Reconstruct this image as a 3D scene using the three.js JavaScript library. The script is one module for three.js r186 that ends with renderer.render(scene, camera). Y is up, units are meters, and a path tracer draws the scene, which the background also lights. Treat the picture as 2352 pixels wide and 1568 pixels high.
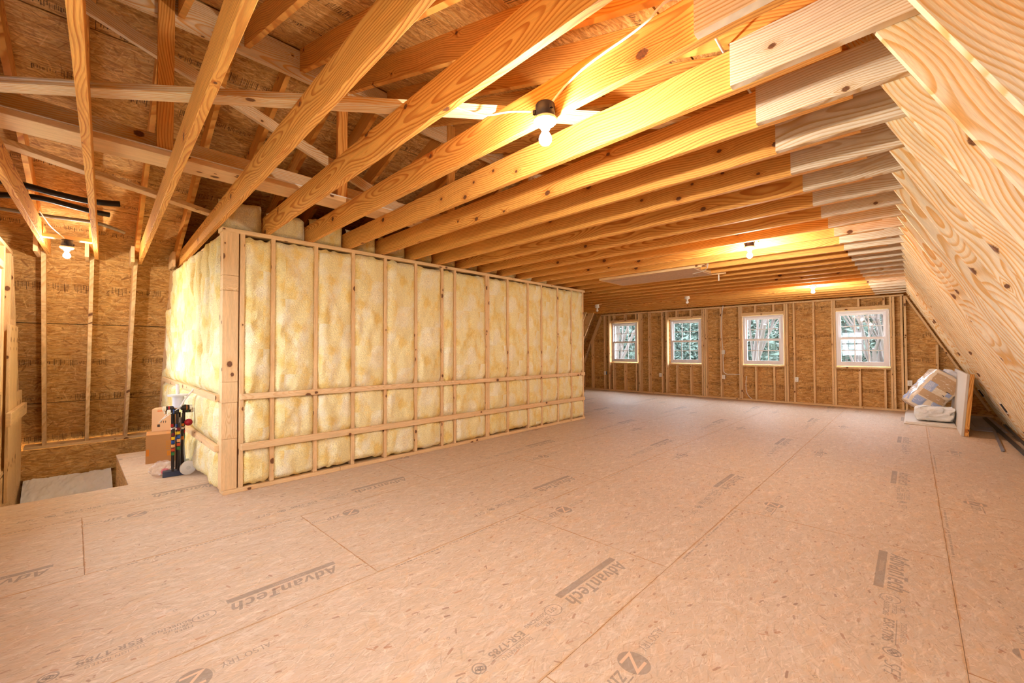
import * as THREE from 'three';
import { mergeGeometries } from 'three/addons/utils/BufferGeometryUtils.js';

// ---------------------------------------------------------------- camera, sky, exposure
const scene = new THREE.Scene();
const camera = new THREE.PerspectiveCamera(2 * Math.atan(784 / 962.8) * 180 / Math.PI, 1.5, 0.05, 400);
camera.rotation.order = 'YXZ';
camera.position.set(0, 1.3027, 0);
camera.rotation.set(0.0208, 0.7627, -0.0036);
scene.background = new THREE.Color().setRGB(14.0, 15.2, 17.0);          // bright overcast sky
const renderer = new THREE.WebGLRenderer({ antialias: true });
renderer.toneMapping = THREE.LinearToneMapping;
renderer.toneMappingExposure = 1.42;
renderer.shadowMap.enabled = true;
const BULB = 4.3, BULB_COLOR = [1.0, 0.88, 0.72];

// ---------------------------------------------------------------- small helpers
let seedState = 7;
const rnd = () => { seedState = (seedState * 1664525 + 1013904223) >>> 0; return seedState / 4294967296; };
const rng = (s) => { let t = (s * 2654435761 + 12345) >>> 0; return () => { t = (t * 1664525 + 1013904223) >>> 0; return t / 4294967296; }; };
const V = (x, y, z) => new THREE.Vector3(x, y, z);
const clamp = (x, a, b) => Math.min(b, Math.max(a, x));
const sstep = (a, b, x) => { const t = clamp((x - a) / (b - a), 0, 1); return t * t * (3 - 2 * t); };
const H2 = new Float32Array(65536); { const r = rng(99); for (let i = 0; i < 65536; i++) H2[i] = r(); }
const vn = (x, y, px = 256) => {                                        // value noise, periodic by px in x
  const xi = Math.floor(x), yi = Math.floor(y), fx = x - xi, fy = y - yi;
  const sx = fx * fx * (3 - 2 * fx), sy = fy * fy * (3 - 2 * fy);
  const a = ((xi % px) + px) % px, b = (a + 1) % px, c = (yi & 255) << 8, d = ((yi + 1) & 255) << 8;
  const p = H2[c + (a & 255)], q = H2[c + (b & 255)], r = H2[d + (a & 255)], s = H2[d + (b & 255)];
  return (p + (q - p) * sx) * (1 - sy) + (r + (s - r) * sx) * sy;
};
const fbm = (x, y, n = 4) => { let s = 0, a = 0.5; for (let i = 0; i < n; i++) { s += a * vn(x, y); x = x * 2.03 + 17.1; y = y * 2.03 + 9.7; a *= 0.5; } return s; };
const names = {};
const numbered = (n) => { const k = names[n] = (names[n] ?? -1) + 1; return k ? n + '_' + String(k).padStart(3, '0') : n; };
function shade(o) { o.castShadow = true; o.receiveShadow = true; return o; }
function mesh(name, geo, mat, parent) { const m = shade(new THREE.Mesh(geo, mat)); m.name = name; (parent ?? scene).add(m); return m; }
function group(name, data, pos) {
  const g = new THREE.Group(); g.name = numbered(name); scene.add(g); if (pos) g.position.copy(pos); Object.assign(g.userData, data); return g;
}
const thing = (name, label, category, pos, grp) => group(name, grp ? { label, category, group: grp } : { label, category }, pos);
function single(name, label, category, geo, mat, grp) {
  const m = mesh(numbered(name), geo, mat); Object.assign(m.userData, { label, category }); if (grp) m.userData.group = grp; return m;
}
const structure = (name, label) => { const g = new THREE.Group(); g.name = name; scene.add(g); g.userData = { kind: 'structure', label }; return g; };
function canvas(w, h) { const c = document.createElement('canvas'); c.width = w; c.height = h; return [c, c.getContext('2d')]; }
function canvasTex(c) { const t = new THREE.CanvasTexture(c); t.colorSpace = THREE.SRGBColorSpace; t.wrapS = t.wrapT = THREE.RepeatWrapping; return t; }
function dataTex(data, w, h, srgb = true) {
  const t = new THREE.DataTexture(data, w, h, THREE.RGBAFormat); t.wrapS = t.wrapT = THREE.RepeatWrapping; t.magFilter = THREE.LinearFilter; t.minFilter = THREE.LinearFilter;
  if (srgb) t.colorSpace = THREE.SRGBColorSpace; t.needsUpdate = true; return t;
}

// ---------------------------------------------------------------- textures
// pine boards: 4.8 m along, 0.24 m across; growth rings cut at an angle give straight grain and cathedral arches
function pineTex(seed, early, late, opt = {}) {
  const W = 1536, H = 256, d = new Uint8Array(W * H * 4), r = rng(seed);
  const wave = (amp) => { const c = [1, 2, 3, 5, 8].map((f) => [f, amp * (r() - 0.5) * 2 / Math.sqrt(f), r() * 6.28]); return (x) => c.reduce((s, [f, a, p]) => s + a * Math.sin(6.2832 * f * x / 4.8 + p), 0); };
  const w1 = wave(0.03), w2 = wave(0.035), w0 = opt.centre ?? (-0.05 + 0.34 * r()), d0 = opt.depth ?? (0.015 + 0.05 * r()), sp = opt.ring ?? (0.010 + 0.008 * r());
  const knots = []; for (let i = 0; i < (opt.knots ?? 7); i++) knots.push([r() * 4.8, r() * 0.24, 0.006 + 0.016 * r(), r()]);
  const contrast = opt.contrast ?? 0.85;
  for (let i = 0; i < W; i++) {
    const x = i / W * 4.8, a = w1(x), b = w2(x);
    for (let j = 0; j < H; j++) {
      const y = j / H * 0.24;
      let dist = Math.hypot(y - w0 - a, d0 + b) + 0.004 * (vn(x * 10, y * 30, 48) - 0.5);
      let dark = 0, halo = 0;
      for (const [kx, ky, kr] of knots) {
        let dx = Math.abs(x - kx); dx = Math.min(dx, 4.8 - dx); if (dx > 0.3) continue;
        const dy = y - ky, q = Math.hypot(dx * 0.75, dy) / kr;
        dist += 0.022 * Math.exp(-((dx / (5 * kr)) ** 2) - ((dy / (2.2 * kr)) ** 2)) * (dy > 0 ? 1 : -1);
        if (q < 1.35) dark = Math.max(dark, 1 - sstep(0.85, 1.2, q + 0.25 * (vn(x * 300, y * 300) - 0.5)));
        halo = Math.max(halo, Math.exp(-q * q / 5) * 0.45);
      }
      const f = dist / sp, fr = f - Math.floor(f), k = Math.floor(f);
      const strength = 0.5 + 0.5 * H2[(k * 37 + seed * 11) & 65535];
      let late_ = sstep(0.35, 0.86, fr) * (1 - sstep(0.92, 1, fr)) * strength * contrast + halo;
      const fibre = (vn(x * 40, y * 1100, 192) - 0.5) * 0.10 + (vn(x * 6, y * 60, 30) - 0.5) * 0.07;
      late_ = clamp(late_, 0, 1);
      const o = (j * W + i) * 4;
      for (let c = 0; c < 3; c++) {
        let v = early[c] + (late[c] - early[c]) * late_;
        v *= 1 + fibre;
        v += ([92, 52, 26][c] * (0.8 + 0.5 * vn(x * 220, y * 220)) - v) * dark * 0.85;
        d[o + c] = clamp(v, 0, 255);
      }
      d[o + 3] = 255;
    }
  }
  return dataTex(d, W, H);
}
const ORANGE = [[236, 176, 90], [190, 106, 32]], PALE = [[234, 222, 204], [200, 162, 112]], RAFT = [[238, 221, 188], [222, 168, 96]], STUD = [[236, 202, 152], [212, 160, 102]];
const wood = (map, color = 0xffffff) => new THREE.MeshStandardMaterial({ map, color, roughness: 0.72, bumpMap: map, bumpScale: 0.0012 });
const mJoist = [], mPale = [], mRaft = [], mStud = [];
for (let i = 0; i < 5; i++) mJoist.push(wood(pineTex(11 + i, ...ORANGE, { knots: 6 })));
for (let i = 0; i < 4; i++) mPale.push(wood(pineTex(31 + i, ...PALE, { knots: 5, contrast: 1.0, depth: 0.02 })));
for (let i = 0; i < 4; i++) mRaft.push(wood(pineTex(71 + i, ...RAFT, { knots: 9, contrast: 1.0 })));
for (let i = 0; i < 3; i++) mStud.push(wood(pineTex(51 + i, ...STUD, { knots: 16, contrast: 0.6, ring: 0.006 })));
const pick = (list) => list[Math.floor(rnd() * list.length)];

function strands(g, w, h, n, pal, r, along, len, wid, alpha) {
  for (let i = 0; i < n; i++) {
    const x = r() * w, y = r() * h, a = (r() - 0.5) * (r() < 0.25 ? 3.0 : along), L = len * (0.4 + r()), T = wid * (0.35 + r()), c = pal[Math.floor(r() * pal.length)], k = 0.88 + 0.24 * r();
    g.fillStyle = `rgba(${c[0] * k | 0},${c[1] * k | 0},${c[2] * k | 0},${alpha * (0.55 + 0.45 * r())})`;
    const cx = Math.cos(a), sx = Math.sin(a), q = [[-L, -T], [-L * 0.6, -T * 1.1], [L * 0.7, -T], [L, -T * 0.3], [L * 0.9, T], [-L * 0.3, T * 1.1], [-L * 0.95, T * 0.5]];
    for (const ox of [-w, 0, w]) {
      if (x + ox < -L * 2 || x + ox > w + L * 2) continue;
      g.beginPath(); q.forEach(([u, v], j) => { const X = x + ox + (u * cx - v * sx) / 2, Y = y + (u * sx + v * cx) / 2; j ? g.lineTo(X, Y) : g.moveTo(X, Y); }); g.closePath(); g.fill();
    }
  }
}
// oriented strand board: one sheet, 2.44 m by 1.22 m
function osbTex(seed, stamp) {
  const [c, g] = canvas(2048, 1024), r = rng(seed);
  g.fillStyle = '#b58648'; g.fillRect(0, 0, 2048, 1024);
  const pal = [[214, 164, 94], [198, 146, 76], [226, 180, 112], [180, 126, 60], [236, 196, 132], [156, 104, 48], [218, 170, 100], [204, 152, 82]];
  strands(g, 2048, 1024, 5200, pal, r, 0.8, 120, 20, 0.6);
  strands(g, 2048, 1024, 5200, [...pal, [240, 204, 146]], r, 0.7, 96, 9, 0.5);
  strands(g, 2048, 1024, 900, [[140, 90, 42], [160, 106, 54]], r, 0.6, 70, 5, 0.5);
  strands(g, 2048, 1024, 90, [[150, 92, 40], [128, 78, 34]], r, 2.6, 70, 14, 0.55);
  for (let i = 0; i < 5000; i++) { g.fillStyle = `rgba(${r() < 0.5 ? '96,56,22' : '246,214,160'},${0.12 + 0.25 * r()})`; g.fillRect(r() * 2048, r() * 1024, 3 + r() * 26, 0.8 + r() * 1.6); }
  if (stamp) {                                                         // inked mill stamp, largely illegible
    for (const y0 of [430, 880]) for (let x = 20; x < 2000;) {
      const k = r();
      if (k < 0.2) { x += 30 + 90 * r(); continue; }
      const e = x + 60 + 130 * r(), tall = r() < 0.45;
      while (x < e) { g.fillStyle = `rgba(48,28,14,${0.3 + 0.4 * r()})`; const hh = tall ? 50 + 40 * r() : 18 + 26 * r(), w = 2 + 4 * r(); g.fillRect(x, y0 + (tall ? 0 : 20) + 14 * (r() - 0.5), w, hh); if (r() < 0.4) g.fillRect(x, y0 + 20 + 40 * r(), 6 + 12 * r(), 3 + 3 * r()); x += w + 3 + 7 * r(); }
      x += 12 + 20 * r();
    }
    g.fillStyle = 'rgba(48,28,14,0.66)'; g.font = 'bold 34px sans-serif'; for (const [x, y] of [[150, 530], [1420, 980]]) { g.save(); g.translate(x, y); g.rotate(-Math.PI / 2); g.fillText('APA', 0, 0); g.restore(); }
  }
  return canvasTex(c);
}
const osbMat = (seed, stamp) => { const t = osbTex(seed, stamp); return new THREE.MeshStandardMaterial({ map: t, roughness: 0.78, bumpMap: t, bumpScale: 0.0015 }); };
const mOsb = [osbMat(201, true), osbMat(202, true), osbMat(203, true)], mOsbPlain = osbMat(204, false);

// floor sheet, 2.438 m by 1.219 m; x runs from the far end of the sheet towards the near end
function floorTex(seed) {
  const [c, g] = canvas(2048, 1024), r = rng(seed), M = 2048 / 2.438;
  g.fillStyle = '#ceb398'; g.fillRect(0, 0, 2048, 1024);
  const pal = [[206, 183, 160], [198, 172, 146], [214, 193, 172], [202, 177, 152], [224, 206, 187], [192, 163, 134]];
  strands(g, 2048, 1024, 11000, pal, r, 1.2, 46, 5, 0.5);
  strands(g, 2048, 1024, 9000, [...pal, [186, 138, 100], [240, 216, 194]], r, 1.5, 24, 2.2, 0.5);
  strands(g, 2048, 1024, 420, [[222, 172, 122], [226, 180, 134]], r, 1.0, 110, 26, 0.14);
  strands(g, 2048, 1024, 500, [[238, 224, 210]], r, 1.0, 90, 20, 0.16);
  strands(g, 2048, 1024, 170, [[150, 96, 70], [126, 84, 66], [168, 104, 66]], r, 0.9, 30, 8, 0.5);
  strands(g, 2048, 1024, 1800, [[168, 118, 84]], r, 0.8, 16, 2.2, 0.5);
  for (const [y, a] of [[0, 1], [1024, 1]]) for (let i = 0; i < 110; i++) { g.fillStyle = `rgba(190,128,70,${0.05 + 0.12 * r()})`; const x = r() * 2048; g.fillRect(x, y - 7 * r() - 2, 40 + 120 * r(), 4 + 9 * r()); }
  for (const x of [0, 2048]) for (let i = 0; i < 120; i++) { g.fillStyle = `rgba(180,118,66,${0.08 + 0.18 * r()})`; g.fillRect(x - 4 * r() - 1, r() * 1024, 2 + 5 * r(), 20 + 60 * r()); }
  const ink = 'rgba(108,96,88,0.42)';
  g.strokeStyle = ink; g.fillStyle = ink;
  g.lineWidth = 2.2;
  for (let i = 0; i < 6; i++) for (let j = 0; j < 4; j++) {              // printed fastener marks
    const x = (0.06 + 0.406 * i + 0.02 * r()) * M, y = (0.1 + 0.28 * j + 0.12 * r()) * M, k = 9 + 4 * r();
    g.save(); g.translate(x, y); g.rotate(r() * 0.6 + 0.4); if ((i + j) % 3) g.strokeRect(-k / 2, -k / 2, k, k); else { g.beginPath(); g.arc(0, 0, k / 2, 0, 7); g.stroke(); } g.restore();
  }
  const T = (s, x, y, px, font = 'bold', wmax) => { g.font = `${font} ${px}px sans-serif`; g.fillText(s, x * M, y * M, wmax); };
  // brand block: bar below the lettering
  T('AdvanTech', 0.14, 0.262, 98, 'italic bold', 0.545 * M); g.fillRect(0.13 * M, 0.276 * M, 0.56 * M, 0.042 * M);
  g.save(); g.fillStyle = 'rgba(222,184,152,0.55)'; g.font = '22px sans-serif'; g.fillText('SUBFLOORING', 0.3 * M, 0.305 * M, 200); g.restore();
  g.beginPath(); g.ellipse(0.795 * M, 0.245 * M, 40, 34, 0, 0, 7); g.lineWidth = 4; g.stroke(); T('SFI', 0.772, 0.262, 30);
  T('CERTIFIED', 0.845, 0.235, 22, 'bold', 92); T('FIBER', 0.845, 0.205, 22, 'bold', 80); T('SOURCING', 0.845, 0.268, 26, 'bold', 124);
  T('ESR-1785', 1.02, 0.262, 46, 'bold', 0.215 * M); g.fillRect(1.01 * M, 0.213 * M, 0.235 * M, 3); T('DESIGN RATED', 1.02, 0.2, 24, '', 0.21 * M);
  g.beginPath(); g.arc(1.31 * M, 0.225 * M, 24, 0, 7); g.lineWidth = 5; g.stroke(); for (let q = 0; q < 4; q++) { g.beginPath(); g.arc((1.297 + 0.009 * q) * M, (0.216 + 0.006 * (q % 3)) * M, 9, 0, 7); g.stroke(); }
  T('SFI', 1.385, 0.245, 60, 'italic');
  T('ALSO TRY', 1.85, 1.03, 44, '', 0.185 * M);
  g.beginPath(); g.ellipse(2.13 * M, 1.0 * M, 52, 58, 0, 0, 7); g.fill(); g.save(); g.strokeStyle = 'rgba(222,184,152,0.95)'; g.lineWidth = 11; g.beginPath(); g.moveTo(2.095 * M, 0.965 * M); g.lineTo(2.165 * M, 0.965 * M); g.lineTo(2.095 * M, 1.04 * M); g.lineTo(2.17 * M, 1.04 * M); g.stroke(); g.restore();
  T('ZIP', 2.21, 1.03, 62, 'italic bold', 90); T('SYSTEM', 2.325, 1.03, 30, 'italic', 86); g.fillRect(2.2 * M, 0.962 * M, 0.2 * M, 5);
  g.fillStyle = 'rgba(108,96,88,0.42)';
  for (let x = 0.05; x < 1.12;) { const w = 0.006 + 0.012 * r(); if (r() < 0.8) g.fillRect(x * M, 1.188 * M, w * M, 10); x += w + 0.004 + 0.006 * r(); }
  return canvasTex(c);
}
const mFloor = [301, 302, 303].map((s) => { const t = floorTex(s); return new THREE.MeshStandardMaterial({ map: t, roughness: 0.62, bumpMap: t, bumpScale: 0.0006 }); });

// glass wool
function woolTex(seed, base, a, b) {
  const N = 512, d = new Uint8Array(N * N * 4);
  for (let i = 0; i < N; i++) for (let j = 0; j < N; j++) {
    const x = i / N, y = j / N, p = sstep(0.42, 0.72, fbm(x * 7 + seed, y * 5, 5)), q = sstep(0.48, 0.7, fbm(x * 5 + 40 + seed, y * 4 + 9, 5)), wx = x + 0.05 * fbm(x * 16, y * 16, 3), wy = y + 0.05 * fbm(x * 16 + 7, y * 16 + 3, 3), f = 0.90 + 0.2 * (0.5 * vn(wx * 120 + wy * 60, wy * 190 - wx * 70) + 0.5 * vn(wx * 260 - wy * 170, wy * 90 + wx * 110)), o = (j * N + i) * 4;
    for (let c = 0; c < 3; c++) { let v = base[c]; v += (a[c] - v) * p * 0.7; v += (b[c] - v) * q * 0.7; d[o + c] = clamp(v * f, 0, 255); }
    d[o + 3] = 255;
  }
  return dataTex(d, N, N);
}
const tWool = woolTex(3, [246, 230, 172], [240, 204, 112], [250, 242, 216]);
const mWool = new THREE.MeshStandardMaterial({ map: tWool, roughness: 1, bumpMap: tWool, bumpScale: 0.012 });
const tWhiteWool = woolTex(8, [250, 248, 244], [240, 234, 226], [255, 254, 252]);
const mWhiteWool = new THREE.MeshStandardMaterial({ map: tWhiteWool, roughness: 1, bumpMap: tWhiteWool, bumpScale: 0.012 });
const plain = (hex, rough = 0.5, metal = 0) => new THREE.MeshStandardMaterial({ color: hex, roughness: rough, metalness: metal });
const mVinyl = plain(0xf3f1f4, 0.4), mPane = new THREE.MeshPhysicalMaterial({ color: 0xffffff, roughness: 0.02, transmission: 1, thickness: 0, ior: 1.5 });
const mCable = plain(0xf2efe8, 0.5), mBlack = plain(0x1b1517, 0.45), mGrey = plain(0x8f8a84, 0.45), mFelt = plain(0x1d1b1a, 0.95);
const mPlate = plain(0xf3efe4, 0.4);

// ---------------------------------------------------------------- geometry builders
const boxCache = new Map();
function chamferBox(L, W, T, variant = 0, kind = 'wood') {
  const key = [L.toFixed(3), W.toFixed(3), T.toFixed(3), variant, kind].join();
  if (boxCache.has(key)) return boxCache.get(key);
  const c = Math.min(0.0025, L / 8, W / 8, T / 8), a = [L / 2, W / 2, T / 2], P = [], N = [], U = [];
  const r = rng(variant * 7 + 3), ou = r(), ov = r() * Math.max(0, 1 - Math.max(W, T) / 0.24);
  const at = (s, ax) => s.map((q, i) => q * (i === ax ? a[i] : a[i] - c));
  const uv = (p, ax) => (ax === 2 ? [p[0] / 4.8 + ou, (p[1] + W / 2) / 0.24 + ov] : ax === 1 ? [p[0] / 4.8 + ou + 0.37, (p[2] + T / 2) / 0.24 + ov] : [p[2] / 4.8 * 3 + ou, (p[1] + W / 2) / 0.24 + ov]);
  const poly = (pts, ax, n) => {
    const e1 = pts[1].map((q, i) => q - pts[0][i]), e2 = pts[2].map((q, i) => q - pts[0][i]);
    const cr = [e1[1] * e2[2] - e1[2] * e2[1], e1[2] * e2[0] - e1[0] * e2[2], e1[0] * e2[1] - e1[1] * e2[0]];
    if (cr[0] * n[0] + cr[1] * n[1] + cr[2] * n[2] < 0) pts = pts.slice().reverse();
    const l = Math.hypot(...n);
    for (let i = 1; i + 1 < pts.length; i++) for (const p of [pts[0], pts[i], pts[i + 1]]) { P.push(...p); N.push(n[0] / l, n[1] / l, n[2] / l); U.push(...uv(p, ax)); }
  };
  for (let ax = 0; ax < 3; ax++) for (const s of [-1, 1]) {
    const [j, k] = [(ax + 1) % 3, (ax + 2) % 3], q = [[-1, -1], [1, -1], [1, 1], [-1, 1]].map(([m, n]) => { const t = [0, 0, 0]; t[ax] = s; t[j] = m; t[k] = n; return at(t, ax); }), n = [0, 0, 0]; n[ax] = s; poly(q, ax, n);
  }
  for (let ax = 0; ax < 3; ax++) for (const s of [-1, 1]) for (const t of [-1, 1]) {                // edges along the third axis
    const j = (ax + 1) % 3, k = (ax + 2) % 3, mk = (e, face) => { const v = [0, 0, 0]; v[ax] = s; v[j] = t; v[k] = e; return at(v, face); }, n = [0, 0, 0]; n[ax] = s; n[j] = t;
    poly([mk(-1, ax), mk(1, ax), mk(1, j), mk(-1, j)], ax === 2 || j === 2 ? 2 : ax, n);
  }
  for (const s of [-1, 1]) for (const t of [-1, 1]) for (const u of [-1, 1]) poly([0, 1, 2].map((ax) => at([s, t, u], ax)), 2, [s, t, u]);
  const g = new THREE.BufferGeometry();
  g.setAttribute('position', new THREE.Float32BufferAttribute(P, 3)); g.setAttribute('normal', new THREE.Float32BufferAttribute(N, 3)); g.setAttribute('uv', new THREE.Float32BufferAttribute(U, 2));
  boxCache.set(key, g); return g;
}
// a sawn board between two points on its centre line; W lies along «up», T across
function board(parent, name, mat, a, b, W, T, up = V(0, 1, 0)) {
  const x = b.clone().sub(a), L = x.length(); x.normalize();
  const z = x.clone().cross(up).normalize(), y = z.clone().cross(x);
  const m = mesh(name, chamferBox(L, W, T, Math.floor(rnd() * 6)), mat, parent);
  m.quaternion.setFromRotationMatrix(new THREE.Matrix4().makeBasis(x, y, z)); m.position.copy(a).add(b).multiplyScalar(0.5);
  return m;
}
const bx = (parent, name, mat, x0, x1, y0, y1, z0, z1, alongY) => {     // axis-aligned sawn block
  const s = [Math.abs(x1 - x0), Math.abs(y1 - y0), Math.abs(z1 - z0)], c = V((x0 + x1) / 2, (y0 + y1) / 2, (z0 + z1) / 2);
  const ax = s[0] >= s[1] && s[0] >= s[2] ? 0 : s[1] >= s[2] ? 1 : 2, d = [V(1, 0, 0), V(0, 1, 0), V(0, 0, 1)][ax].multiplyScalar(s[ax] / 2);
  const o = [0, 1, 2].filter((i) => i !== ax), w = s[o[0]] >= s[o[1]] ? o[0] : o[1], t = w === o[0] ? o[1] : o[0];
  return board(parent, name, mat, c.clone().sub(d), c.clone().add(d), s[w], s[t], [V(1, 0, 0), V(0, 1, 0), V(0, 0, 1)][w]);
};
// convex outlines (a, b) swept along d by «depth»; to() places them, uvf() gives texture coordinates in sheet units
function sweep(polys, to, d0, d1, uvf) {
  const P = [], U = [], tri = (a, b, c, ua, ub, uc) => { for (const p of [a, b, c]) P.push(p.x, p.y, p.z); U.push(...ua, ...ub, ...uc); };
  for (let pts of polys) {
    let area = 0; pts.forEach((p, i) => { const q = pts[(i + 1) % pts.length]; area += p[0] * q[1] - q[0] * p[1]; }); if (area < 0) pts = pts.slice().reverse();
    const e1 = to(1, 0, 0).sub(to(0, 0, 0)), e2 = to(0, 1, 0).sub(to(0, 0, 0)), e3 = to(0, 0, 1).sub(to(0, 0, 0)), flip = e1.cross(e2).dot(e3) * (d1 - d0) < 0;
    const A = pts.map((p) => to(p[0], p[1], d0)), B = pts.map((p) => to(p[0], p[1], d1)), u = pts.map((p) => uvf(p[0], p[1]));
    const T = (a, b, c, x, y, z) => (flip ? tri(a, c, b, x, z, y) : tri(a, b, c, x, y, z));
    for (let i = 1; i + 1 < pts.length; i++) { T(A[0], A[i + 1], A[i], u[0], u[i + 1], u[i]); T(B[0], B[i], B[i + 1], u[0], u[i], u[i + 1]); }
    pts.forEach((p, i) => { const j = (i + 1) % pts.length, k = [u[i][0] + 0.004, u[i][1] + 0.01], l = [u[j][0] + 0.004, u[j][1] + 0.01]; T(A[i], A[j], B[j], u[i], u[j], l); T(A[i], B[j], B[i], u[i], l, k); });
  }
  const g = new THREE.BufferGeometry(); g.setAttribute('position', new THREE.Float32BufferAttribute(P, 3)); g.setAttribute('uv', new THREE.Float32BufferAttribute(U, 2)); g.computeVertexNormals(); return g;
}
function clip(pts, nx, ny, c) {                                         // keep nx*a + ny*b <= c
  const out = []; pts.forEach((p, i) => {
    const q = pts[(i + 1) % pts.length], dp = nx * p[0] + ny * p[1] - c, dq = nx * q[0] + ny * q[1] - c;
    if (dp <= 0) out.push(p); if ((dp < 0 && dq > 0) || (dp > 0 && dq < 0)) { const t = dp / (dp - dq); out.push([p[0] + (q[0] - p[0]) * t, p[1] + (q[1] - p[1]) * t]); }
  }); return out;
}
const rect = (a0, a1, b0, b1) => [[a0, b0], [a1, b0], [a1, b1], [a0, b1]];
const tube = (pts, r, n = 40, sides = 8) => new THREE.TubeGeometry(new THREE.CatmullRomCurve3(pts), n, r, sides, false);
const lathe = (pts, n = 28) => new THREE.LatheGeometry(pts.map(([r, y]) => new THREE.Vector2(r, y)), n);
const put = (g, x, y, z) => g.translate(x, y, z);
function rod(a, b, r, sides = 10, r2 = r) {
  const d = b.clone().sub(a), g = new THREE.CylinderGeometry(r2, r, d.length(), sides); g.applyQuaternion(new THREE.Quaternion().setFromUnitVectors(V(0, 1, 0), d.clone().normalize())); const m = a.clone().add(b).multiplyScalar(0.5); return g.translate(m.x, m.y, m.z);
}

// ---------------------------------------------------------------- main dimensions (metres; y = 0 is the attic floor)
const HC = 2.447, JD = 0.184, HB = (x) => 2.4405 - 0.0062 * (x + 4.5), JT = 2.62, ZF = -11.93, P16 = 0.4064, RIDGE = -3.72, XBOX = -4.526, ZBOX = -0.95;
const SKEW = 0.037, ZR = -1.93, MJ = (k, x) => ZR - P16 * k + SKEW * (x + 0.07);  // near face of joist k at x
const K0 = -6, K1 = 23;
const bR = 0.4934, bL = 0.457;
const xR = (y) => -0.074 + bR * (2.415 - y), xL = (y) => -7.4 - bL * (HC - y);   // inner edges of the steep slopes
const OR = 0.235 * Math.hypot(1, bR), OL = 0.235 * Math.hypot(1, bL);
const yTop = (x) => 3.858 - 0.32 * Math.abs(x - RIDGE);
const zNear = (x) => 0.70 + 0.0288 * x;

// ---------------------------------------------------------------- floor: sheets with real joints
const floor = structure('floor', 'bare wood subfloor sheets laid in staggered rows');
{
  const seams = []; for (let i = -5; i <= 3; i++) seams.push(-2.3 + 1.219 * i);
  const starts = { 0: -2.475, 1: -3.76, '-1': -1.257, 2: -2.5, '-2': -2.5, '-3': -1.2, '-4': -2.5, '-5': -1.2 };
  let n = 0;
  for (let i = -5; i <= 2; i++) {
    const x0 = i === -5 ? -8.62 : -2.3 + 1.219 * i, x1 = i === 2 ? 1.30 : x0 + (i === -5 ? 1.443 : 1.219);
    const xr = -2.3 + 1.219 * (i + 1);
    let z = starts[i]; while (z > -12.1) z -= 2.438;
    for (; z < 0.9; z += 2.438) {
      const za = Math.max(z, -12.06), zb = Math.min(z + 2.438, 0.72), g = 0.0008; if (zb - za < 0.02) continue;
      let parts = [[x0 + g, x1 - g, za + g, zb - g]];
      // the stair opening: x < -5.57 for z > -0.39, and a strip beyond x = -7.3 up to the insulated room
      const cut = (list, cx, cz) => list.flatMap(([a, b, c, d]) => (a >= cx || d <= cz ? [[a, b, c, d]] : [...(c < cz ? [[a, b, c, cz]] : []), ...(b > cx ? [[cx, b, Math.max(c, cz), d]] : [])]));
      parts = cut(cut(parts, -5.57, -0.39), -7.3, -0.93);
      if (!parts.length) continue;
      const geo = sweep(parts.map(([a, b, c, d]) => rect(a, b, c, d)), (a, b, d) => V(a, d, b), 0, -0.018, (a, b) => [(b - z) / 2.438, 1 - (xr - a) / 1.219]);
      mesh('floor_panel', geo, mFloor[n++ % 3], floor);
    }
  }
  mesh('sub_deck', mergeGeometries([put(new THREE.BoxGeometry(6.9, 0.2, 12.75), -2.12, -0.123, -5.7), put(new THREE.BoxGeometry(3.2, 0.2, 11.1), -7.15, -0.123, -6.5)]), plain(0x7a5a3c, 0.9), floor);
}

// ---------------------------------------------------------------- ceiling: joists, laps, braces
const ceiling = structure('ceiling', 'open ceiling of long pine joists');
for (let k = K0; k <= K1; k++) {
  const m = pick(mJoist), x0 = -7.38, x1 = -0.172, xm = -3.3 - 0.6 * rnd();
  board(ceiling, 'ceiling_joist', m, V(x0, HB(x0) + JD / 2, MJ(k, x0) - 0.019), V(x1, HB(x1) + JD / 2, MJ(k, x1) - 0.019), JD, 0.038);
  if (k <= -3) {                                                         // scab blocks at the eaves end
    board(ceiling, 'gusset_block', pick(mStud), V(-7.08, HC + 0.085, MJ(k, -7.1) + 0.061), V(-7.52, HC + 0.085, MJ(k, -7.5) + 0.061), 0.2, 0.036);
  }
}
// brace boards that lie on the joists
board(ceiling, 'strongback', mStud[0], V(-3.74, JT + 0.02, 0.56), V(-3.75, JT + 0.02, -11.5), 0.245, 0.038, V(1, 0, 0));
board(ceiling, 'strongback', mRaft[1], V(-3.86, JT + 0.132, 0.56), V(-3.86, JT + 0.132, -11.5), 0.184, 0.038);
board(ceiling, 'diagonal_brace', mRaft[2], V(-3.43, JT + 0.02, 0.46), V(-0.93, JT + 0.004, -2.47), 0.089, 0.038, V(0.77, 0, 0.64));
board(ceiling, 'diagonal_brace', mStud[1], V(-4.12, JT + 0.02, 0.42), V(-5.09, JT + 0.02, -1.2), 0.089, 0.038, V(0.85, 0, -0.53));
board(ceiling, 'ridge_brace', mRaft[0], V(-3.9, 3.66, 0.2), V(-3.9, 2.82, -2.32), 0.089, 0.038);
for (let i = 0; i < 8; i++) { const z = -0.415 - 1.232 * i; board(ceiling, 'hanger_post', mJoist[i % 5], V(-3.681, JT + 0.04, z), V(-3.681, 3.80, z), 0.089, 0.036, V(0, 0, 1)); }

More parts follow.
